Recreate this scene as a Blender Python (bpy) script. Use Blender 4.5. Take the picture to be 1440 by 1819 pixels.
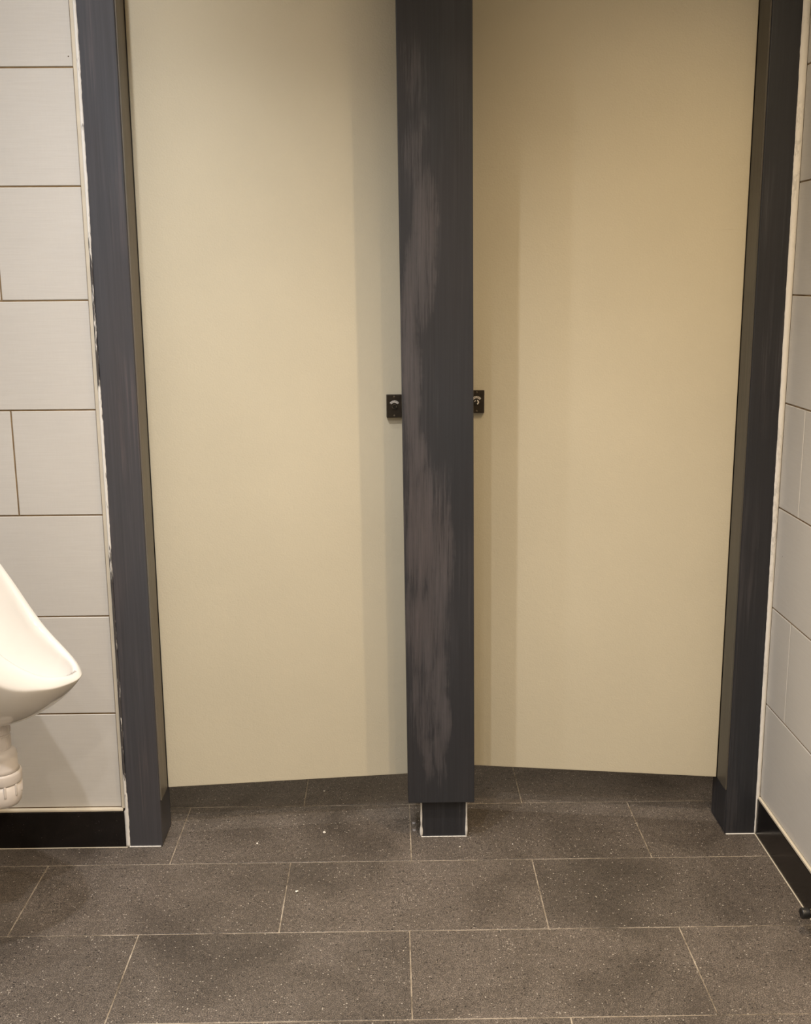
import bpy, bmesh, math, random
from mathutils import Matrix, Vector, noise
S = bpy.context.scene
for o in list(bpy.data.objects):
    bpy.data.objects.remove(o)
COL = S.collection
PI = math.pi

# ------------------------------------------------------------------ camera
CAM_H, PITCH, ROLL, YAW, FPX = 1.41868, 0.20934, 0.00735, 0.01259, 1957.75
cd = bpy.data.cameras.new('camera')
cam = bpy.data.objects.new('camera', cd)
COL.objects.link(cam)
S.camera = cam
F = Vector((math.sin(YAW)*math.cos(PITCH), math.cos(YAW)*math.cos(PITCH), -math.sin(PITCH)))
R = Vector((math.cos(YAW), -math.sin(YAW), 0))
D = F.cross(R)
R2 = R*math.cos(ROLL) + D*math.sin(ROLL)
D2 = D*math.cos(ROLL) - R*math.sin(ROLL)
m = Matrix.Identity(4)
for i in range(3):
    m[i][0] = R2[i]; m[i][1] = -D2[i]; m[i][2] = -F[i]
m.translation = (0, 0, CAM_H)
cam.matrix_world = m
cd.sensor_fit = 'HORIZONTAL'; cd.sensor_width = 36.0
cd.lens = FPX/1440*36
cd.clip_start = 0.05

# ------------------------------------------------------------------ view, world, lights
S.view_settings.view_transform = 'Standard'
S.view_settings.look = 'None'
S.view_settings.gamma = 1
S.view_settings.use_curve_mapping = False
S.view_settings.exposure = 0.0
w = bpy.data.worlds.new('world'); S.world = w
w.use_nodes = True
w.node_tree.nodes['Background'].inputs[0].default_value = (0.9, 0.85, 0.75, 1)
w.node_tree.nodes['Background'].inputs[1].default_value = 0.02

COOL = (1.0, 0.985, 1.0)
MID = (1.0, 0.90, 0.77)
WARM = (1.0, 0.77, 0.50)

def lamp(name, loc, power, color, size=128, blend=1.0, radius=0.022):
    ld = bpy.data.lights.new(name, 'SPOT')
    ld.energy = power; ld.color = color
    ld.spot_size = math.radians(size); ld.spot_blend = blend
    ld.shadow_soft_size = radius
    o = bpy.data.objects.new(name, ld); COL.objects.link(o)
    o.location = loc
    return o

lamp('ceiling_downlight', (-0.46, 1.74, 2.46), 84, COOL)
lamp('ceiling_downlight', (-0.33, 1.05, 2.46), 92, COOL)
lamp('ceiling_downlight', (-0.33, 0.25, 2.46), 36, COOL, 150)
lamp('ceiling_downlight', (-0.35, -0.60, 2.46), 90, MID, 150)
lamp('ceiling_downlight', (0.79, 1.70, 2.46), 70, WARM, 148)
lamp('ceiling_downlight', (0.40, 1.50, 2.46), 28, WARM)
lamp('ceiling_downlight', (0.79, 0.50, 2.46), 66, WARM, 146)
lamp('ceiling_downlight', (0.79, -0.60, 2.46), 98, WARM, 150)
lamp('ceiling_downlight', (-0.65, 2.10, 2.46), 26, COOL, 150)
lamp('cubicle_downlight', (-0.30, 3.40, 2.46), 70, MID)
lamp('cubicle_downlight', (0.50, 3.40, 2.46), 70, MID)

# ------------------------------------------------------------------ material helpers
def new_mat(name, rough=0.5, metal=0.0, color=(0.5, 0.5, 0.5), spec=0.5, coat=0.0):
    mt = bpy.data.materials.new(name); mt.use_nodes = True
    b = mt.node_tree.nodes['Principled BSDF']
    b.inputs['Base Color'].default_value = (*color, 1)
    b.inputs['Roughness'].default_value = rough
    b.inputs['Metallic'].default_value = metal
    b.inputs['Specular IOR Level'].default_value = spec
    b.inputs['Coat Weight'].default_value = coat
    return mt

class N:
    def __init__(s, mt):
        s.t = mt.node_tree; s.n = s.t.nodes; s.l = s.t.links
        s.b = s.n['Principled BSDF']; s.tc = None
    def node(s, typ, **kw):
        n = s.n.new(typ)
        for k, v in kw.items(): setattr(n, k, v)
        return n
    def obj(s, scale=(1, 1, 1), loc=(0, 0, 0)):
        if s.tc is None: s.tc = s.node('ShaderNodeTexCoord')
        mp = s.node('ShaderNodeMapping'); mp.inputs['Scale'].default_value = scale
        mp.inputs['Location'].default_value = loc
        s.l.new(s.tc.outputs['Object'], mp.inputs['Vector'])
        return mp.outputs['Vector']
    def noise(s, vec, scale=5, detail=3, rough=0.5, dist=0.0):
        n = s.node('ShaderNodeTexNoise')
        n.inputs['Scale'].default_value = scale; n.inputs['Detail'].default_value = detail
        n.inputs['Roughness'].default_value = rough; n.inputs['Distortion'].default_value = dist
        s.l.new(vec, n.inputs['Vector']); return n.outputs['Fac']
    def ramp(s, fac, stops, interp='LINEAR'):
        r = s.node('ShaderNodeValToRGB'); r.color_ramp.interpolation = interp
        e = r.color_ramp.elements
        while len(e) < len(stops): e.new(0.5)
        for i, (p, c) in enumerate(stops):
            e[i].position = p
            e[i].color = (c, c, c, 1) if isinstance(c, (int, float)) else (*c, 1)
        s.l.new(fac, r.inputs['Fac']); return r.outputs['Color']
    def mix(s, fac, a, b, mode='MIX'):
        mx = s.node('ShaderNodeMix', data_type='RGBA', blend_type=mode)
        for sock, v in ((mx.inputs[0], fac), (mx.inputs[6], a), (mx.inputs[7], b)):
            if isinstance(v, (int, float)): sock.default_value = v
            elif isinstance(v, tuple): sock.default_value = (*v, 1)
            else: s.l.new(v, sock)
        return mx.outputs[2]
    def math(s, op, a, b=0.0):
        n = s.node('ShaderNodeMath', operation=op)
        for i, v in enumerate((a, b)):
            if isinstance(v, (int, float)): n.inputs[i].default_value = v
            else: s.l.new(v, n.inputs[i])
        return n.outputs[0]
    def bump(s, h, strength=0.3, dist=0.001):
        n = s.node('ShaderNodeBump'); n.inputs['Strength'].default_value = strength
        n.inputs['Distance'].default_value = dist
        s.l.new(h, n.inputs['Height']); s.l.new(n.outputs['Normal'], s.b.inputs['Normal'])
    def base(s, c): s.l.new(c, s.b.inputs['Base Color'])
    def rough(s, c): s.l.new(c, s.b.inputs['Roughness'])

# floor tile: dark brown-grey stone with fine speckle, cloudy wear and scuffs
def mat_floor():
    mt = new_mat('floor_stone', 0.5); n = N(mt)
    v = n.obj()
    cloud = n.noise(v, 3.2, 5, 0.62, 0.6)
    isl = n.node('ShaderNodeNewGeometry').outputs['Random Per Island']
    c1 = n.ramp(cloud, [(0.30, (0.060, 0.049, 0.040)), (0.5, (0.098, 0.081, 0.066)), (0.72, (0.135, 0.113, 0.094))])
    c1 = n.mix(1.0, c1, n.ramp(isl, [(0, 0.88), (1, 1.1)]), 'MULTIPLY')
    fine = n.noise(v, 420, 2, 0.7)
    c2 = n.mix(1.0, c1, n.ramp(fine, [(0.28, 0.12), (0.5, 0.85), (0.70, 2.4)]), 'MULTIPLY')
    mid = n.noise(v, 90, 3, 0.7)
    c2 = n.mix(0.8, c2, n.ramp(mid, [(0.3, 0.60), (0.7, 1.45)]), 'MULTIPLY')
    vo = n.node('ShaderNodeTexVoronoi'); vo.inputs['Scale'].default_value = 190
    n.l.new(v, vo.inputs['Vector'])
    dens = n.noise(v, 9, 3, 0.6)
    sep = n.node('ShaderNodeSeparateColor'); n.l.new(vo.outputs['Color'], sep.inputs[0])
    fleck = n.math('MULTIPLY', n.math('LESS_THAN', vo.outputs['Distance'], 0.30),
                   n.math('GREATER_THAN', n.math('ADD', sep.outputs[0], n.math('MULTIPLY', dens, 0.30)), 1.08))
    c3 = n.mix(n.math('MULTIPLY', fleck, 0.8), c2, (0.42, 0.38, 0.32))
    vb = n.node('ShaderNodeTexVoronoi'); vb.inputs['Scale'].default_value = 130
    n.l.new(n.obj(loc=(3, 1, 0)), vb.inputs['Vector'])
    sb = n.node('ShaderNodeSeparateColor'); n.l.new(vb.outputs['Color'], sb.inputs[0])
    pit = n.math('MULTIPLY', n.math('LESS_THAN', vb.outputs['Distance'], 0.28), n.math('GREATER_THAN', sb.outputs[1], 0.86))
    c3 = n.mix(n.math('MULTIPLY', pit, 0.75), c3, (0.010, 0.008, 0.007))
    # pale scuffs
    sc = n.noise(n.obj((1.2, 9, 1)), 6, 6, 0.75, 1.5)
    scm = n.math('MULTIPLY', n.ramp(sc, [(0.62, 0), (0.72, 1)]), n.ramp(n.noise(v, 2.0, 2), [(0.5, 0), (0.65, 1)]))
    c4 = n.mix(n.math('MULTIPLY', scm, 0.40), c3, (0.30, 0.27, 0.23))
    n.base(c4)
    n.rough(n.ramp(cloud, [(0.3, 0.42), (0.7, 0.60)]))
    n.bump(fine, 0.55, 0.0008)
    return mt

def mat_floor_grout():
    mt = new_mat('floor_grout', 0.9); n = N(mt)
    f = n.noise(n.obj(), 6, 6, 0.8)
    n.base(n.ramp(f, [(0.36, (0.05, 0.038, 0.026)), (0.48, (0.22, 0.18, 0.13)), (0.66, (0.45, 0.39, 0.31))]))
    return mt

def mat_walltile(vertical_axis=2, along=0):
    mt = new_mat('linen_wall_tile', 0.32, spec=0.45); n = N(mt)
    sc = [14, 14, 14]; sc[vertical_axis] = 420
    f = n.noise(n.obj(tuple(sc)), 1.0, 3, 0.65)
    sc2 = [300, 300, 300]; sc2[vertical_axis] = 30
    g = n.noise(n.obj(tuple(sc2)), 1.0, 2, 0.6)
    h = n.math('ADD', n.math('MULTIPLY', f, 0.75), n.math('MULTIPLY', g, 0.25))
    c = n.ramp(h, [(0.25, (0.535, 0.51, 0.47)), (0.75, (0.585, 0.565, 0.525))])
    cl = n.noise(n.obj(), 2.2, 3, 0.5)
    c = n.mix(0.5, c, n.ramp(cl, [(0.3, 0.93), (0.7, 1.05)]), 'MULTIPLY')
    vo = n.node('ShaderNodeTexVoronoi'); vo.inputs['Scale'].default_value = 11
    n.l.new(n.obj(), vo.inputs['Vector'])
    c = n.mix(n.math('LESS_THAN', vo.outputs['Distance'], 0.018), c, (0.10, 0.08, 0.06))
    n.base(c); n.bump(h, 0.25, 0.0006)
    return mt

def mat_wallgrout():
    mt = new_mat('wall_grout', 0.9); n = N(mt)
    f = n.noise(n.obj(), 14, 3, 0.6)
    n.base(n.ramp(f, [(0.3, (0.15, 0.095, 0.045)), (0.7, (0.30, 0.21, 0.11))]))
    return mt

# cream orange-peel door paint
def mat_door(name, seed, base):
    mt = new_mat(name, 0.42, spec=0.4); n = N(mt)
    v = n.obj(loc=(seed, seed*2, 0))
    cl = n.noise(v, 1.6, 4, 0.55)
    b = Vector(base)
    c = n.ramp(cl, [(0.3, tuple(b*0.95)), (0.7, tuple(b*1.04))])
    sc = n.noise(n.obj((1.0, 1.0, 22), loc=(seed, 0, seed)), 2.2, 5, 0.7, 0.4)
    c = n.mix(n.math('MULTIPLY', n.ramp(sc, [(0.70, 0), (0.74, 1)]), 0.10), c, (0.20, 0.16, 0.10))
    peel = n.noise(v, 230, 2, 0.5)
    peel2 = n.noise(v, 60, 2, 0.5)
    n.base(c)
    n.bump(n.math('ADD', peel, n.math('MULTIPLY', peel2, 0.8)), 0.65, 0.0006)
    n.rough(n.ramp(cl, [(0.3, 0.34), (0.7, 0.46)]))
    return mt

# slate-dark satin paint, patchily rubbed through by a dry brush
def mat_post(name, dark, pale, amount, seed, centre=None):
    mt = new_mat(name, 0.45, spec=0.35); n = N(mt)
    v1 = n.obj((26, 26, 1.7), (seed, seed, seed))
    v2 = n.obj((150, 150, 2.6), (seed, 0, seed))
    v3 = n.obj((5, 5, 2.2), (seed*3, 0, seed))
    st = n.noise(v1, 1.0, 4, 0.62, 0.35)
    fi = n.noise(v2, 1.0, 3, 0.7)
    bl = n.noise(v3, 1.0, 3, 0.5)
    h = n.math('ADD', n.math('MULTIPLY', st, 0.62), n.math('MULTIPLY', fi, 0.38))
    patch = n.ramp(h, [(0.50, 0), (0.60, 1)])
    patch = n.math('MULTIPLY', patch, n.ramp(bl, [(0.42, 0), (0.58, 1)]))
    if centre:                      # rubbed patches where the wear is; the brush grain breaks their edges up
        sx = n.node('ShaderNodeSeparateXYZ'); n.l.new(n.tc.outputs['Object'], sx.inputs[0])
        env = None
        wx = n.math('MULTIPLY', n.math('SUBTRACT', n.noise(n.obj((6, 6, 9), (seed, 2, 5)), 1.0, 4, 0.6), 0.5), 0.05)
        for (cx, cz, rx, rz, s) in centre:
            dx = n.math('DIVIDE', n.math('SUBTRACT', n.math('ADD', sx.outputs[0], wx), cx), rx*1.3)
            dz = n.math('DIVIDE', n.math('SUBTRACT', sx.outputs[2], cz), rz*1.25)
            q = n.math('ADD', n.math('MULTIPLY', dx, dx), n.math('MULTIPLY', dz, dz))
            e = n.math('MULTIPLY', n.ramp(q, [(0.0, 1), (1.0, 0)]), s)
            env = e if env is None else n.math('MAXIMUM', env, e)
        grain = n.noise(n.obj((330, 330, 7), (seed, 4, seed)), 1.0, 4, 0.8)
        mid = n.noise(n.obj((70, 70, 5), (seed, 7, seed)), 1.0, 4, 0.65)
        g = n.math('ADD', n.math('MULTIPLY', grain, 0.55), n.math('MULTIPLY', mid, 0.45))
        g = n.math('ADD', g, n.math('MULTIPLY', env, 0.27))
        crisp = n.ramp(g, [(0.57, 0), (0.66, 0.55), (0.84, 1)])
        patch = n.math('MAXIMUM', n.math('MULTIPLY', patch, 0.15),
                       n.math('MULTIPLY', crisp, n.ramp(env, [(0, 0), (0.35, 0.85), (1, 1)])))
    c = n.mix(n.math('MULTIPLY', patch, amount), dark, pale)
    hue = n.noise(n.obj((7, 7, 2), (seed, 9, 1)), 1.0, 2, 0.5)
    c = n.mix(0.5, c, n.ramp(hue, [(0.35, (0.93, 0.98, 1.04)), (0.65, (1.08, 0.99, 0.97))]), 'MULTIPLY')
    c = n.mix(0.5, c, n.ramp(fi, [(0.3, 0.75), (0.7, 1.25)]), 'MULTIPLY')
    n.base(c); n.bump(fi, 0.25, 0.0006)
    n.rough(n.ramp(bl, [(0.3, 0.38), (0.7, 0.55)]))
    return mt

def mat_sealant(name, dirty_lo=None, dirty_hi=None):
    mt = new_mat(name, 0.55); n = N(mt)
    v = n.obj((120, 120, 40))
    f = n.noise(v, 1.0, 4, 0.7)
    g = n.noise(n.obj((3, 3, 5)), 1.0, 3, 0.6)
    mk = n.math('MULTIPLY', n.ramp(f, [(0.50, 0), (0.56, 1)]), n.ramp(g, [(0.45, 0), (0.58, 1)]))
    if dirty_lo is not None:        # where the post paint was dragged over the bead
        sx = n.node('ShaderNodeSeparateXYZ'); n.l.new(n.tc.outputs['Object'], sx.inputs[0])
        zz = n.math('MULTIPLY', n.math('ADD', sx.outputs[2], n.math('MULTIPLY', g, 0.10)), 0.5)
        env = n.ramp(zz, [(0.10, 0), (0.13, 1.0), (0.36, 0.9), (0.41, 0.25), (0.58, 0.15), (0.63, 0.8), (0.78, 0.65), (0.83, 0.0)])
        mk = n.ramp(n.math('ADD', n.noise(n.obj((160, 160, 18)), 1.0, 3, 0.7), n.math('MULTIPLY', env, 0.32)), [(0.62, 0), (0.70, 1)])
    else: mk = n.math('MULTIPLY', mk, 0.25)
    n.base(n.mix(mk, (0.70, 0.68, 0.64), (0.06, 0.055, 0.055)))
    n.bump(f, 0.5, 0.001)
    return mt

def mat_plain(name, color, rough=0.5, metal=0.0, var=0.06, scale=20, spec=0.5, coat=0.0):
    mt = new_mat(name, rough, metal, color, spec, coat); n = N(mt)
    f = n.noise(n.obj(), scale, 3, 0.5)
    n.base(n.mix(1.0, color, n.ramp(f, [(0.3, 1-var), (0.7, 1+var)]), 'MULTIPLY'))
    return mt

def mat_skirting():
    mt = new_mat('black_skirting_tile', 0.2, spec=0.35); n = N(mt)
    f = n.noise(n.obj(), 12, 5, 0.7)
    d = n.noise(n.obj(), 220, 2, 0.6)
    c = n.ramp(f, [(0.3, (0.006, 0.005, 0.0045)), (0.75, (0.014, 0.011, 0.010))])
    c = n.mix(n.ramp(d, [(0.70, 0), (0.76, 0.5)]), c, (0.12, 0.10, 0.09))
    n.base(c); n.rough(n.ramp(f, [(0.3, 0.14), (0.7, 0.26)]))
    return mt

M = dict(
    floor=mat_floor(), fgrout=mat_floor_grout(), wtile=mat_walltile(), wgrout=mat_wallgrout(),
    door_l=mat_door('cream_door_paint', 1.3, (0.56, 0.51, 0.385)),
    door_r=mat_door('cream_door_paint', 4.7, (0.56, 0.51, 0.385)),
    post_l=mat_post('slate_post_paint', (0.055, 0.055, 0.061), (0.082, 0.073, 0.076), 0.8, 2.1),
    post_c=mat_post('slate_board_paint', (0.026, 0.027, 0.031), (0.088, 0.080, 0.083), 0.9, 5.3,
                    centre=[(0.055, 1.86, 0.030, 0.12, .40), (0.060, 1.68, 0.034, 0.12, .60), (0.078, 1.50, 0.034, 0.20, .85),
                            (0.048, 1.22, 0.026, 0.30, .85), (0.056, 1.00, 0.030, 0.12, .7), (0.075, 0.82, 0.048, 0.18, .95),
                            (0.118, 0.73, 0.034, 0.24, .8), (0.080, 0.57, 0.050, 0.14, .85), (0.075, 0.38, 0.040, 0.14, .6),
                            (0.118, 0.38, 0.022, 0.22, .95), (0.086, 0.23, 0.016, 0.07, .7)]),
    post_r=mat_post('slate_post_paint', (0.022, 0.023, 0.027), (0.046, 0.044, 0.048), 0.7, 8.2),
    taupe=mat_post('taupe_stop_paint', (0.13, 0.115, 0.09), (0.17, 0.15, 0.12), 0.5, 3.3),
    olive=mat_post('olive_stop_paint', (0.075, 0.068, 0.054), (0.10, 0.09, 0.07), 0.5, 6.3),
    seal=mat_sealant('white_sealant'), seal_dirty=mat_sealant('paint_smeared_sealant', 1, 1),
    trim=mat_plain('cream_edge_trim', (0.60, 0.54, 0.43), 0.4), skirt=mat_skirting(),
    ceil=mat_plain('white_ceiling_paint', (0.50, 0.49, 0.46), 0.8),
    paint=mat_plain('cubicle_paint', (0.42, 0.39, 0.31), 0.7),
    ceramic=mat_plain('white_ceramic', (0.69, 0.66, 0.61), 0.08, var=0.01, coat=0.3),
    plastic=mat_plain('white_plastic', (0.62, 0.57, 0.53), 0.35, var=0.03),
    bronze=mat_plain('dark_bronze', (0.040, 0.031, 0.022), 0.42, 0.5, var=0.2, scale=90),
    bronze_lt=mat_plain('worn_bronze', (0.16, 0.13, 0.09), 0.35, 0.7),
    white=mat_plain('indicator_white', (0.72, 0.67, 0.60), 0.5),
    black=mat_plain('indicator_black', (0.01, 0.008, 0.006), 0.4),
    rubber=mat_plain('black_rubber', (0.012, 0.012, 0.012), 0.35),
    steel=mat_plain('brushed_steel', (0.62, 0.56, 0.46), 0.28, 1.0),
    ink=mat_plain('grey_ink', (0.34, 0.31, 0.28), 0.5),
    crumb=mat_plain('white_plaster', (0.80, 0.76, 0.68), 0.8),
    drop=mat_plain('dried_grey_paint', (0.26, 0.24, 0.23), 0.6),
)

# ------------------------------------------------------------------ object helpers
def link(name, bm, mats, parent=None, smooth=False, recalc=True):
    if recalc: bmesh.ops.recalc_face_normals(bm, faces=bm.faces)
    me = bpy.data.meshes.new(name); bm.to_mesh(me); bm.free()
    if not isinstance(mats, (list, tuple)): mats = [mats]
    for k in mats: me.materials.append(k)
    if smooth:
        for p in me.polygons: p.use_smooth = True
    o = bpy.data.objects.new(name, me); COL.objects.link(o)
    if parent: o.parent = parent
    return o

def structure(o): o['kind'] = 'structure'; return o

def thing(name, label, cat, loc=(0, 0, 0), group=None):
    o = bpy.data.objects.new(name, None); COL.objects.link(o); o.location = loc
    o.empty_display_size = 0.05
    return tag(o, label, cat, group)

def tag(o, label, cat, group=None):
    o['label'] = label; o['category'] = cat
    if group: o['group'] = group
    return o

def box(bm, lo, hi, bevel=0.0, seg=2, mi=0):
    v = [bm.verts.new((x, y, z)) for x in (lo[0], hi[0]) for y in (lo[1], hi[1]) for z in (lo[2], hi[2])]
    fs = [bm.faces.new([v[i] for i in q]) for q in ((0, 1, 3, 2), (4, 6, 7, 5), (0, 4, 5, 1), (2, 3, 7, 6), (0, 2, 6, 4), (1, 5, 7, 3))]
    for f in fs: f.material_index = mi
    if bevel:
        es = list({e for f in fs for e in f.edges})
        bmesh.ops.bevel(bm, geom=es, offset=bevel, segments=seg, affect='EDGES', profile=0.5)

def prism(bm, pts, z0, z1, mi=0):
    a = [bm.verts.new((x, y, z0)) for x, y in pts]; b = [bm.verts.new((x, y, z1)) for x, y in pts]
    n = len(pts); fs = [bm.faces.new(a[::-1]), bm.faces.new(b)]
    for i in range(n): fs.append(bm.faces.new((a[i], a[(i+1) % n], b[(i+1) % n], b[i])))
    for f in fs: f.material_index = mi

def lathe(bm, prof, seg=32, M4=None, mi=0, cap=True):
    """prof: list of (radius, height) revolved about local z"""
    rings = []
    for r, h in prof:
        rg = []
        for k in range(seg):
            a = 2*PI*k/seg; p = Vector((r*math.cos(a), r*math.sin(a), h))
            rg.append(bm.verts.new(M4 @ p if M4 else p))
        rings.append(rg)
    for a, b in zip(rings, rings[1:]):
        for k in range(seg):
            f = bm.faces.new((a[k], a[(k+1) % seg], b[(k+1) % seg], b[k])); f.material_index = mi
    if cap:
        for rg in (rings[0][::-1], rings[-1]):
            f = bm.faces.new(rg); f.material_index = mi

def tiles(bm, frame, ulo, uhi, vlo, vhi, rows, joints, width, gap, depth, cham, mi_tile=0, mi_grout=1):
    """frame(u, v, w) -> point; w is height out of the surface (tile face at 0)"""
    for r, (v0, v1) in enumerate(rows):
        a, b = max(v0, vlo), min(v1, vhi)
        if b-a < gap*2: continue
        off = joints(r)
        k = math.floor((ulo-off)/width)
        while off+k*width < uhi:
            c, d = max(off+k*width, ulo), min(off+(k+1)*width, uhi); k += 1
            if d-c < gap*2: continue
            u0, u1, w0, w1 = c+gap/2, d-gap/2, a+gap/2, b-gap/2
            o = [bm.verts.new(frame(*p, -cham)) for p in ((u0, w0), (u1, w0), (u1, w1), (u0, w1))]
            i = [bm.verts.new(frame(*p, 0)) for p in ((u0+cham, w0+cham), (u1-cham, w0+cham), (u1-cham, w1-cham), (u0+cham, w1-cham))]
            s = [bm.verts.new(frame(*p, -depth*1.5)) for p in ((u0, w0), (u1, w0), (u1, w1), (u0, w1))]
            fs = [bm.faces.new(i)]
            for q in range(4):
                fs.append(bm.faces.new((o[q], o[(q+1) % 4], i[(q+1) % 4], i[q])))
                fs.append(bm.faces.new((s[q], s[(q+1) % 4], o[(q+1) % 4], o[q])))
            for f in fs: f.material_index = mi_tile
    # grout bed: a slab behind the tile faces
    g = [[bm.verts.new(frame(*p, ww)) for p in ((ulo, vlo), (uhi, vlo), (uhi, vhi), (ulo, vhi))] for ww in (-depth, -0.03)]
    fs = [bm.faces.new(g[0]), bm.faces.new(g[1][::-1])]
    for q in range(4): fs.append(bm.faces.new((g[1][q], g[1][(q+1) % 4], g[0][(q+1) % 4], g[0][q])))
    for f in fs: f.material_index = mi_grout

# ------------------------------------------------------------------ room shell
XL, XR, YB, YF, YC, ZC = -1.05, 0.94, -1.4, 2.60, 4.0, 2.50

bm = bmesh.new()
r0 = 2.2014-0.3*13
frows = [(r0+0.3*k, r0+0.3*(k+1)) for k in range(21)]
def fjoint(r):
    k = r-13
    return {0: -0.860, -1: -0.570, 1: -0.560, 2: -0.25, -2: -0.86}.get(k, -0.3 if k % 2 else -0.05)
tiles(bm, lambda u, v, w: (u, v, w), XL, XR, YB, YC, frows, fjoint, 0.6, 0.0029, 0.0008, 0.0007)
structure(link('floor', bm, [M['floor'], M['fgrout']]))

bm = bmesh.new(); box(bm, (XL-.1, YB-.1, ZC), (XR+.1, YC+.1, ZC+.08)); structure(link('ceiling', bm, M['ceil']))

ZT = 0.1055; PIT = 0.2535
wrows = [(ZT+PIT*k, ZT+PIT*(k+1)) for k in range(10)]
# far wall beside the left post (tiled), its grout bed runs behind the post
bm = bmesh.new()
tiles(bm, lambda u, v, w: (u, YF-w, v), XL, -0.694, ZT, ZC, wrows, lambda r: -0.645 if r % 2 == 0 else -0.895, 0.5, 0.0036, 0.0022, 0.0012)
box(bm, (XL, YF+0.004, 0.0), (-0.679, YF+0.095, ZC), mi=1)
structure(link('wall_back', bm, [M['wtile'], M['wgrout']]))
# right wall
bm = bmesh.new()
tiles(bm, lambda u, v, w: (XR-w, u, v), YB, YF+0.012, ZT, ZC, wrows, lambda r: 2.23 if r % 2 == 0 else 2.48, 0.5, 0.0036, 0.0022, 0.0012)
box(bm, (XR+0.004, YB, 0.0), (XR+0.095, YC, ZC), mi=1)
structure(link('wall_right', bm, [M['wtile'], M['wgrout']]))
# left wall
bm = bmesh.new()
tiles(bm, lambda u, v, w: (XL+w, u, v), YB, YF, ZT, ZC, wrows, lambda r: 2.23 if r % 2 == 0 else 2.48, 0.5, 0.0036, 0.0022, 0.0012)
box(bm, (XL-0.095, YB, 0.0), (XL-0.004, YC, ZC), mi=1)
structure(link('wall_left', bm, [M['wtile'], M['wgrout']]))
# wall behind the camera and the cubicles' far wall
bm = bmesh.new(); box(bm, (XL, YB-.09, 0), (XR, YB, ZC)); structure(link('wall_front', bm, M['paint']))
bm = bmesh.new(); box(bm, (XL, YC, 0), (XR, YC+.09, ZC)); structure(link('wall_cubicle', bm, M['paint']))
# cubicle inner side wall and partition between the two cubicles
bm = bmesh.new(); box(bm, (-0.80, YF+0.125, 0), (-0.72, YC, ZC)); structure(link('wall_side', bm, M['paint']))
bm = bmesh.new(); box(bm, (0.11, 2.80, 0.15), (0.13, YC, 2.0), 0.001, 1)
tag(link('cubicle_partition', bm, M['paint']), 'thin partition panel between the two cubicles behind the centre post', 'partition')

# skirting tiles (black) with a cream edge on top
def skirting(name, lo, hi, axis):
    bm = bmesh.new()
    L0, L1 = lo[axis], hi[axis]
    k = L1
    while k > L0+0.01:
        a = max(L0, k-0.6)
        l2, h2 = list(lo), list(hi); l2[axis] = a+(0.0008 if a > L0 else 0); h2[axis] = k
        box(bm, l2, h2, 0.0012, 2); k = a
    return structure(link(name, bm, M['skirt']))
skirting('baseboard_back', (XL, YF-0.012, 0.001), (-0.681, YF+0.003, 0.0985), 0)
skirting('baseboard_right', (XR-0.006, YB, 0.001), (XR+0.003, YF+0.010, 0.0985), 1)
skirting('baseboard_left', (XL-0.003, YB, 0.001), (XL+0.008, YF-0.012, 0.0985), 1)
for i, (lo, hi) in enumerate((((XL, YF-0.011, 0.0990), (-0.690, YF+0.003, 0.1050)),
                              ((XR-0.0055, YB, 0.0990), (XR+0.003, YF+0.010, 0.1055)),
                              ((XL-0.003, YB, 0.0990), (XL+0.007, YF-0.012, 0.1050)),
                              ((-0.6935, YF-0.0055, 0.1053), (-0.6835, YF+0.003, ZC)),
                              ((XR-0.0085, YB, 0.0), (XR-0.0055, YF+0.010, 0.0016)),
                              ((XL+0.01, YF-0.0150, 0.0), (-0.682, YF-0.0115, 0.0016)))):
    bm = bmesh.new(); box(bm, lo, hi, 0.0012, 2)
    structure(link('trim_%d' % (i+1), bm, M['trim']))

# ------------------------------------------------------------------ frame posts
def bead(name, xin, xout, y0, y1, z0, z1, step, seed, mat, parent, label=None):
    """ragged strip of sealant; xin(z), xout(z) give its two edges, raised to y0"""
    bm = bmesh.new(); rows = []
    n = int((z1-z0)/step); rnd = random.Random(seed)
    for i in range(n+1):
        z = z0+(z1-z0)*i/n
        a, b = xin(z, rnd), xout(z, rnd)
        c = (a+b)/2; w_ = b-a
        pts = [(a, y1), (a+0.12*w_, (y0+y1)/2-0.0002), (c, y0), (b-0.12*w_, (y0+y1)/2-0.0002), (b, y1)]
        rows.append([bm.verts.new((x, y, z)) for x, y in pts]+[bm.verts.new((b, y1+0.004, z)), bm.verts.new((a, y1+0.004, z))])
    for p, q in zip(rows, rows[1:]):
        for k in range(7): bm.faces.new((p[k], p[(k+1) % 7], q[(k+1) % 7], q[k]))
    bm.faces.new(rows[0][::-1]); bm.faces.new(rows[-1])
    o = link(name, bm, mat, parent, smooth=True)
    if label: o['label'] = label
    return o

def nz(z, s, f): return noise.noise(Vector((s, 0.3, z*f)))

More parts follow.
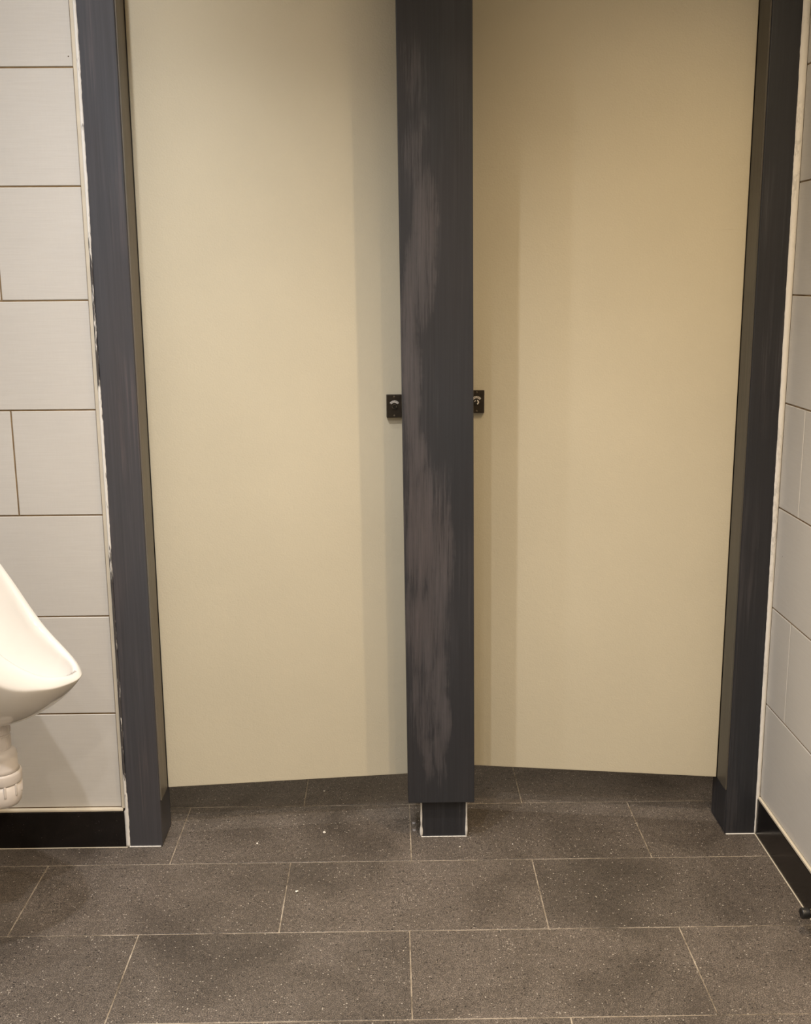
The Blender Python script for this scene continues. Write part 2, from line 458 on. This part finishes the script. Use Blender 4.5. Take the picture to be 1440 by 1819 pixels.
# left post
pl = thing('frame_post', 'slate grey painted frame post beside the light tiled wall and the urinal', 'post', (-0.635, 2.65, 0))
def local(o, parent):            # geometry is written in world coordinates
    o.matrix_parent_inverse = Matrix.Translation(-Vector(parent.location)); return o
bm = bmesh.new(); box(bm, (-0.678, 2.588, 0.0015), (-0.5945, 2.706, ZC), 0.003, 3)
local(link('post_body', bm, M['post_l'], pl), pl)
bm = bmesh.new(); box(bm, (-0.5950, 2.593, 0.125), (-0.5915, 2.669, ZC), 0.001, 2)
o = local(link('door_stop', bm, M['taupe'], pl), pl); o['label'] = 'taupe strip down the inner side of the post'
o = bead('sealant_bead', lambda z, r: -0.6842+0.0006*nz(z, 1, 3)-(0.003 if z < 0.1 else 0),
         lambda z, r: -0.6765+0.0016*nz(z, 2, 6)+0.0012*nz(z, 3, 60)+0.0006*r.uniform(-1, 1)-(0.0012 if 0.15 < z < 0.7 or 1.1 < z < 1.5 else 0),
         2.5850, 2.5895, 0.002, ZC-0.001, 0.006, 3, M['seal_dirty'], pl, 'ragged white sealant smeared with dark paint')
local(o, pl)
bm = bmesh.new(); box(bm, (-0.678, 2.5845, 0.0008), (-0.598, 2.590, 0.0032), 0.0008, 2)
local(link('sealant_bead', bm, M['seal'], pl), pl)

# right post: leans a touch away from the wall towards its top
pr = thing('frame_post', 'dark slate painted frame post in the corner against the right tiled wall', 'post', (0.895, 2.67, 0))
def leaning(lo, hi, dx0, dx1, bevel):
    bm = bmesh.new(); box(bm, lo, hi, bevel, 3)
    for v in bm.verts:
        t = (v.co.z-lo[2])/(hi[2]-lo[2])
        if v.co.x > (lo[0]+hi[0])/2: v.co.x += dx0*(1-t)+dx1*t
    return bm
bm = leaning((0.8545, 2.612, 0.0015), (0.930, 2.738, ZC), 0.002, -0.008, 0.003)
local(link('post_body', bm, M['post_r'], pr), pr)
bm = bmesh.new(); box(bm, (0.8510, 2.616, 0.122), (0.8555, 2.690, ZC), 0.001, 2)
o = local(link('door_stop', bm, M['olive'], pr), pr); o['label'] = 'dull olive strip down the inner side of the post'
def rp_edge(z): return 0.932-0.010*z/ZC
o = bead('sealant_bead', lambda z, r: rp_edge(z)-0.002+0.0016*nz(z, 5, 4)+0.0010*nz(z, 6, 40)+0.0005*r.uniform(-1, 1),
         lambda z, r: 0.9412 if z > 0.106 else 0.9352, 2.6085, 2.6135, 0.002, ZC-0.001, 0.008, 9, M['seal'], pr, 'uneven white sealant bead filling the corner')
local(o, pr)
bm = bmesh.new(); box(bm, (0.857, 2.6088, 0.0008), (0.934, 2.6130, 0.0030), 0.0008, 2)
local(link('sealant_bead', bm, M['seal'], pr), pr)

# centre post: broad board standing proud of a narrower foot
pc = thing('frame_post', 'broad worn dark board post between the two cream doors, on a narrow foot', 'post', (0.126, 2.65, 0))
def lean_c(bm):
    for v in bm.verts: v.co.x -= 0.0078*(v.co.z-0.1)
    return bm
bm = bmesh.new(); box(bm, (0.0345, 2.600, 0.105), (0.2035, 2.705, ZC), 0.0022, 3); lean_c(bm)
local(link('board', bm, M['post_c'], pc), pc)
bm = bmesh.new(); box(bm, (0.0690, 2.620, 0.0010), (0.1830, 2.700, 0.106), 0.0015, 2)
local(link('foot', bm, M['post_r'], pc), pc)
def footbead(xc, s, blob):
    bm = bmesh.new(); rows = []
    for i in range(19):
        z = 0.0012+0.1035*i/18
        wd = 0.0022+0.0010*nz(z, s, 40)+blob*math.exp(-((z-0.016)/0.013)**2)
        yy = 0.0022+blob*0.6*math.exp(-((z-0.016)/0.013)**2)
        rows.append([bm.verts.new((xc+wd*math.cos(a), 2.6205+yy*math.sin(a), z)) for a in [2*PI*k/10 for k in range(10)]])
    for p, q in zip(rows, rows[1:]):
        for k in range(10): bm.faces.new((p[k], p[(k+1) % 10], q[(k+1) % 10], q[k]))
    bm.faces.new(rows[0][::-1]); bm.faces.new(rows[-1])
    o = link('sealant_bead', bm, M['seal'], pc, smooth=True); o['label'] = 'white bead of sealant up the side of the foot'
    local(o, pc)
footbead(0.0680, 1.7, 0.0022); footbead(0.1845, 4.2, 0.0016)
bm = bmesh.new(); box(bm, (0.0675, 2.6165, 0.0006), (0.1860, 2.6215, 0.0024), 0.0007, 2)
local(link('sealant_bead', bm, M['seal'], pc), pc)

# ------------------------------------------------------------------ cubicle doors, each swung slightly inwards
def text_mesh(ch, size):
    cu = bpy.data.curves.new('t', 'FONT'); cu.body = ch; cu.size = size; cu.align_x = 'CENTER'
    cu.extrude = 0.0002; cu.resolution_u = 3
    t = bpy.data.objects.new('t', cu); COL.objects.link(t)
    me = bpy.data.meshes.new_from_object(t.evaluated_get(bpy.context.evaluated_depsgraph_get()))
    bpy.data.objects.remove(t); return me

def arc_text(bm, word, rad, a0, a1, size, depth, mi=0, bold=0.0):
    """letters standing along an arc in local x/z, facing -y"""
    for i, ch in enumerate(word):
        a = a0+(a1-a0)*i/(len(word)-1)
        me = text_mesh(ch, size)
        nb = bmesh.new(); nb.from_mesh(me)
        rot = a-PI/2
        for v in nb.verts:
            x, z, d = v.co.x*(1+bold), v.co.y*(1+bold*.2), v.co.z
            X = rad*math.cos(a)+x*math.cos(rot)-z*math.sin(rot)
            Z = rad*math.sin(a)+x*math.sin(rot)+z*math.cos(rot)
            v.co = (X, depth-d, Z)
        tmp = bpy.data.meshes.new('x'); nb.to_mesh(tmp); nb.free()
        f0 = len(bm.faces); bm.from_mesh(tmp); bm.faces.ensure_lookup_table()
        for f in bm.faces[f0:]: f.material_index = mi

def ring_sector(bm, r0, r1, a0, a1, y0, y1, seg=24, mi=0, closed=False):
    vs = []
    for i in range(seg+(0 if closed else 1)):
        a = a0+(a1-a0)*i/seg; c, s = math.cos(a), math.sin(a)
        vs.append([bm.verts.new((r*c, y, r*s)) for r, y in ((r0, y0), (r1, y0), (r1, y1), (r0, y1))])
    prs = list(zip(vs, vs[1:]))
    if closed: prs.append((vs[-1], vs[0]))
    for p, q in prs:
        for k in range(4):
            f = bm.faces.new((p[k], p[(k+1) % 4], q[(k+1) % 4], q[k])); f.material_index = mi
    if not closed:
        for f in (bm.faces.new(vs[0]), bm.faces.new(vs[-1][::-1])): f.material_index = mi

def make_door(hinge, free, mat, label, lock_u, lock_z, dial_turn, dial_bright):
    """hinge, free: (x, y) of the front face's two ends; local +x runs hinge -> free"""
    h, f = Vector((*hinge, 0)), Vector((*free, 0))
    L = (f-h).length; sgn = 1 if f.x > h.x else -1
    ang = math.atan2((f-h).y, (f-h).x) if sgn > 0 else math.atan2(-(f-h).y, -(f-h).x)
    t = thing('cubicle_door', label, 'door', (h.x, h.y, 0)); t.rotation_euler = (0, 0, ang)
    x0, x1 = (0, L) if sgn > 0 else (-L, 0)
    bm = bmesh.new(); box(bm, (x0, 0, 0.121), (x1, 0.020, 2.12), 0.0018, 2)
    # denser bottom and side edges carry slight chips in the paint
    link('panel', bm, mat, t)
    lk = bpy.data.objects.new('indicator_lock', None)
    # the lock body is a mesh: its plate; dial, window and screws hang from it
    bm = bmesh.new(); box(bm, (-0.0190, -0.0120, -0.0285), (0.0190, 0.0005, 0.0285), 0.0012, 2)
    bpy.data.objects.remove(lk)
    lk = link('indicator_lock', bm, M['bronze'], t); lk['label'] = 'dark bronze indicator lock plate'
    lk.location = (sgn*lock_u, 0, lock_z)
    bm = bmesh.new(); ring_sector(bm, 0.0088, 0.0142, math.radians(35), math.radians(145), -0.0081, -0.0070)
    wn = link('indicator_window', bm, M['white'], lk); wn.location = (0, -0.0045, 0); wn['label'] = 'white curved window reading VACANT'
    bm = bmesh.new(); arc_text(bm, 'VACANT', 0.0100, math.radians(137), math.radians(43), 0.0054, -0.0083, bold=0.05)
    tx = link('window_lettering', bm, M['black'], lk); tx.location = (0, -0.0045, 0); tx['label'] = 'dark letters VACANT along the arc'
    bm = bmesh.new(); ring_sector(bm, 0.0046, 0.0072, 0, 2*PI, -0.0092, -0.0070, 32, closed=True)
    ring_sector(bm, 0.0001, 0.0046, 0, 2*PI, -0.0083, -0.0070, 24, closed=True)
    dl = link('dial', bm, M['black'], lk); dl.location = (0, -0.0045, -0.0010)
    bm = bmesh.new()
    for (a, b) in ((60, 150), (170, 235)) if not dial_bright else ((-75, 75),):
        ring_sector(bm, 0.0030 if dial_bright else 0.0046, 0.0062, math.radians(a), math.radians(b), -0.0096, -0.0080, 14)
    ring_sector(bm, 0.0040, 0.0058, math.radians(-25+dial_turn), math.radians(30+dial_turn), -0.0096, -0.0080, 8)
    dm = link('dial_mark', bm, M['white'] if dial_bright else M['bronze_lt'], lk); dm.location = (0, -0.0045, -0.0010)
    for zz in (0.0235, -0.0235):
        bm = bmesh.new(); lathe(bm, [(0.0001, 0.0012), (0.0011, 0.0006), (0.0022, 0.0012), (0.0026, 0.0004), (0.0026, -0.001)], 16, Matrix.Rotation(PI/2, 4, 'X'), cap=False)
        sw = link('screw', bm, M['bronze_lt'], lk, smooth=True); sw.location = (0, -0.0120, zz)
    return t

make_door((-0.5910, 2.675), (0.060, 2.7405), M['door_l'], 'cream cubicle door on the left, hinged beside the grey post', 0.6015, 1.108, 0, False)
make_door((0.8505, 2.6945), (0.185, 2.789), M['door_r'], 'cream cubicle door on the right, hinged in the wall corner', 0.6390, 1.112, 140, True)

# ------------------------------------------------------------------ urinal
UY = 2.2
ur = thing('urinal', 'white ceramic bowl urinal with a pointed lip on the left wall', 'urinal', (XL, UY, 0.5))
def catmull(ps, n):
    out = []; m_ = len(ps)
    for i in range(m_):
        a, b, c, d = (Vector(ps[(i+k) % m_]) for k in (-1, 0, 1, 2))
        for j in range(n):
            t = j/n
            out.append(0.5*((2*b)+(c-a)*t+(2*a-5*b+4*c-d)*t*t+(3*b-a-3*c+d)*t*t*t))
    return out
# rim seen from above: u out of the wall, v along it, z height above the floor
half = [(0.394, 0.0, 0.604, .010, .016), (0.381, 0.048, 0.606, .016, .018), (0.348, 0.097, 0.613, .029, .028),
        (0.288, 0.142, 0.633, .064, .038), (0.222, 0.167, 0.696, .084, .040), (0.150, 0.170, 0.800, .072, .040),
        (0.092, 0.162, 0.870, .060, .040), (0.042, 0.135, 0.935, .050, .034), (0.022, 0.070, 0.960, .040, .028), (0.020, 0.0, 0.964, .040, .028)]
rim = half + [(q[0], -q[1], *q[2:]) for q in half[-2:0:-1]]
def cat5(ps, n):
    out = []; m_ = len(ps)
    for i in range(m_):
        A = [ps[(i+k) % m_] for k in (-1, 0, 1, 2)]
        for j in range(n):
            t = j/n
            out.append([0.5*(2*b+(c-a)*t+(2*a-5*b+4*c-d)*t*t+(3*b-a-3*c+d)*t**3) for a, b, c, d in zip(*A)])
    return out
rimp = cat5(rim, 6); NR = len(rimp)
CX = 0.205
def loop(frac, up):
    """frac of the lip's width inwards, up of its lift"""
    out = []
    for u, v, z, lift, inset in rimp:
        d = Vector((CX-u, -v, 0)); d.normalize()
        out.append(Vector((u, v, z))+d*inset*frac+Vector((0, 0, lift*up)))
    return out
def bowl(start, s, floor_z, floor_r, kh, kz):
    out = []; a = s*PI/2
    hh = kh*s+(1-kh)*(1-math.cos(a)); gg = kz*s+(1-kz)*math.sin(a)
    for p in start:
        d = Vector((CX-p.x, -p.y, 0)); L_ = max(d.length, 1e-6); d /= L_
        q = p+d*max(L_-floor_r, 0)*hh
        q.z = p.z+(floor_z-p.z)*gg
        out.append(q)
    return out
edge = loop(0, 0)
rings = [bowl(edge, s_, 0.504, 0.030, 0.50, 0.45) for s_ in (1.0, .93, .85, .76, .66, .55, .44, .33, .23, .14, .07, .025)]
rings += [edge]+[loop(f_, u_) for f_, u_ in ((.01, .10), (.10, .32), (.26, .60), (.46, .84), (.68, .97), (.86, 1.0), (1.02, .96), (1.12, .86))]
crest = loop(1.2, 0.70)
rings += [crest]+[bowl(crest, s_, 0.535, 0.024, 0.25, 0.20) for s_ in (.05, .12, .21, .32, .44, .56, .68, .80, .90, 1.0)]
bm = bmesh.new()
vr = []
for rg in rings: vr.append([bm.verts.new((max(p.x, 0.003), p.y, p.z-0.5)) for p in rg])
for a, b in zip(vr, vr[1:]):
    for k in range(NR): bm.faces.new((a[k], a[(k+1) % NR], b[(k+1) % NR], b[k]))
bm.faces.new(vr[0][::-1]); bm.faces.new(vr[-1])
bo = link('bowl', bm, M['ceramic'], ur, smooth=True)
sd = bo.modifiers.new('sub', 'SUBSURF'); sd.levels = 1; sd.render_levels = 1
# faint maker's lettering by the lip
bm = bmesh.new()
me = text_mesh('Twyford', 0.0085); nb = bmesh.new(); nb.from_mesh(me)
ax = Vector((0.30, 0.95, 0.03)).normalized()
up = Vector((-0.93, 0.30, 0.06)).normalized()
for v in nb.verts:
    v.co = Vector((0.3800, -0.008, 0.6150-0.5))+ax*v.co.x+up*v.co.y+Vector((0, 0, 1))*(v.co.z+0.0)
t2 = bpy.data.meshes.new('x'); nb.to_mesh(t2); nb.free(); bm.from_mesh(t2)
o = link('rim_lettering', bm, M['ink'], ur); o['label'] = 'tiny grey lettering on the lip'
# bottle trap beneath
tr = thing('bottle_trap', 'white plastic bottle trap hanging under the urinal', 'trap', (XL+0.210, UY, 0.32))
bm = bmesh.new(); lathe(bm, [(0.0230, 0.126), (0.0245, 0.128), (0.0245, 0.158), (0.0225, 0.160), (0.0225, 0.161), (0.0255, 0.163), (0.0255, 0.185), (0.022, 0.188)], 36)
for k in range(12):
    a = 2*PI*k/12
    for z0, z1, off, r_ in ((0.131, 0.156, 0, 0.0245), (0.164, 0.184, 0.2, 0.0255)):
        mm = Matrix.Rotation(a+off, 4, 'Z') @ Matrix.Translation((r_, 0, 0))
        sub = bmesh.new(); box(sub, (-0.001, -0.0012, z0), (0.0010, 0.0012, z1))
        sub.transform(mm); mt_ = bpy.data.meshes.new('x'); sub.to_mesh(mt_); sub.free(); bm.from_mesh(mt_)
o = link('coupling_nut', bm, M['plastic'], tr, smooth=False)
bm = bmesh.new(); lathe(bm, [(0.0225, 0.128), (0.030, 0.124), (0.0345, 0.118), (0.0355, 0.110), (0.0355, 0.086), (0.0385, 0.078)], 40)
link('upper_body', bm, M['plastic'], tr, smooth=True)
bm = bmesh.new(); lathe(bm, [(0.036, 0.079), (0.0415, 0.077), (0.0425, 0.073), (0.0425, 0.056), (0.041, 0.053), (0.037, 0.052)], 40)
link('collar', bm, M['plastic'], tr, smooth=True)
bm = bmesh.new(); lathe(bm, [(0.0395, 0.054), (0.0395, 0.022), (0.0375, 0.010), (0.032, 0.002), (0.022, -0.003), (0.0005, -0.005)], 40)
for k in range(10):
    a = 2*PI*k/10+0.15
    sub = bmesh.new(); box(sub, (-0.002, -0.0026, 0.028), (0.0030, 0.0026, 0.054), 0.0012, 2)
    sub.transform(Matrix.Rotation(a, 4, 'Z') @ Matrix.Translation((0.0390, 0, 0)))
    mt_ = bpy.data.meshes.new('x'); sub.to_mesh(mt_); sub.free(); bm.from_mesh(mt_)
link('bottle', bm, M['plastic'], tr, smooth=True)
bm = bmesh.new(); lathe(bm, [(0.019, 0.0), (0.019, 0.176), ], 28, Matrix.Translation((-0.034, 0, 0.100)) @ Matrix.Rotation(-PI/2, 4, 'Y'))
link('outlet_pipe', bm, M['plastic'], tr, smooth=True)

# ------------------------------------------------------------------ door stop on the right skirting
ds = thing('door_buffer', 'steel door buffer with black rubber tip low on the right skirting', 'door stop', (XR-0.006, 2.168, 0.050))
RX = Matrix.Rotation(-PI/2, 4, 'Y')
bm = bmesh.new(); lathe(bm, [(0.0001, 0.0), (0.017, 0.0), (0.017, 0.003), (0.012, 0.006), (0.0090, 0.007), (0.0090, 0.030)], 28, RX)
link('shaft', bm, M['steel'], ds, smooth=True)
bm = bmesh.new(); lathe(bm, [(0.0085, 0.028), (0.0115, 0.0285), (0.0120, 0.031), (0.0123, 0.044), (0.0114, 0.0465), (0.0085, 0.047), (0.0075, 0.0455), (0.0001, 0.0452)], 28, RX)
link('rubber_tip', bm, M['rubber'], ds, smooth=True)

# ------------------------------------------------------------------ crumbs and paint drops on the floor
rnd = random.Random(4)
def crumb(x, y, r, flat=0.6):
    bm = bmesh.new(); bmesh.ops.create_icosphere(bm, subdivisions=2, radius=r)
    for v in bm.verts:
        v.co *= 1+0.35*rnd.uniform(-1, 1); v.co.z *= flat
    zmin = min(v.co.z for v in bm.verts)
    for v in bm.verts: v.co.z -= zmin
    o = link('plaster_crumb', bm, M['crumb']); o.location = (x, y, 0.0001); return o
CR = [(-0.234, 2.365, .0034, 'white plaster crumb on the middle floor tiles, nearest to the camera'),
      (-0.185, 2.647, .0034, 'white plaster crumb on the floor close under the left door'),
      (-0.354, 2.596, .0026, 'small white plaster crumb near the tile joint before the left door'),
      (-0.199, 2.886, .0022, 'tiny white crumb on the shaded floor beneath the left door'),
      (0.164, 2.565, .0018, 'tiny white crumb in front of the centre post foot'),
      (0.300, 2.575, .0016, 'tiny white crumb between the centre post and the right tile joint')]
for x, y, r, lb in CR: tag(crumb(x, y, r), lb, 'debris', 'plaster crumbs on the floor')
for k, (x, y, r, lb) in enumerate(((0.0500, 2.695, .0052, 'grey paint drop beside the centre foot, farther from the camera'),
                                   (0.0500, 2.657, .0048, 'grey paint drop beside the centre foot, nearer the camera'))):
    bm = bmesh.new()
    ring = [bm.verts.new((r*(1+.12*math.sin(3*a+k))*math.cos(a), r*1.35*(1+.1*math.cos(2*a+k))*math.sin(a), 0)) for a in [2*PI*i/20 for i in range(20)]]
    ring2 = [bm.verts.new((v.co.x*.75, v.co.y*.75, 0.0007)) for v in ring]
    for i in range(20): bm.faces.new((ring[i], ring[(i+1) % 20], ring2[(i+1) % 20], ring2[i]))
    bm.faces.new(ring2); bm.faces.new(ring[::-1])
    o = link('paint_drop', bm, M['drop'], smooth=True); o.location = (x, y, 0.0001); tag(o, lb, 'paint drop', 'grey paint drops beside the foot')
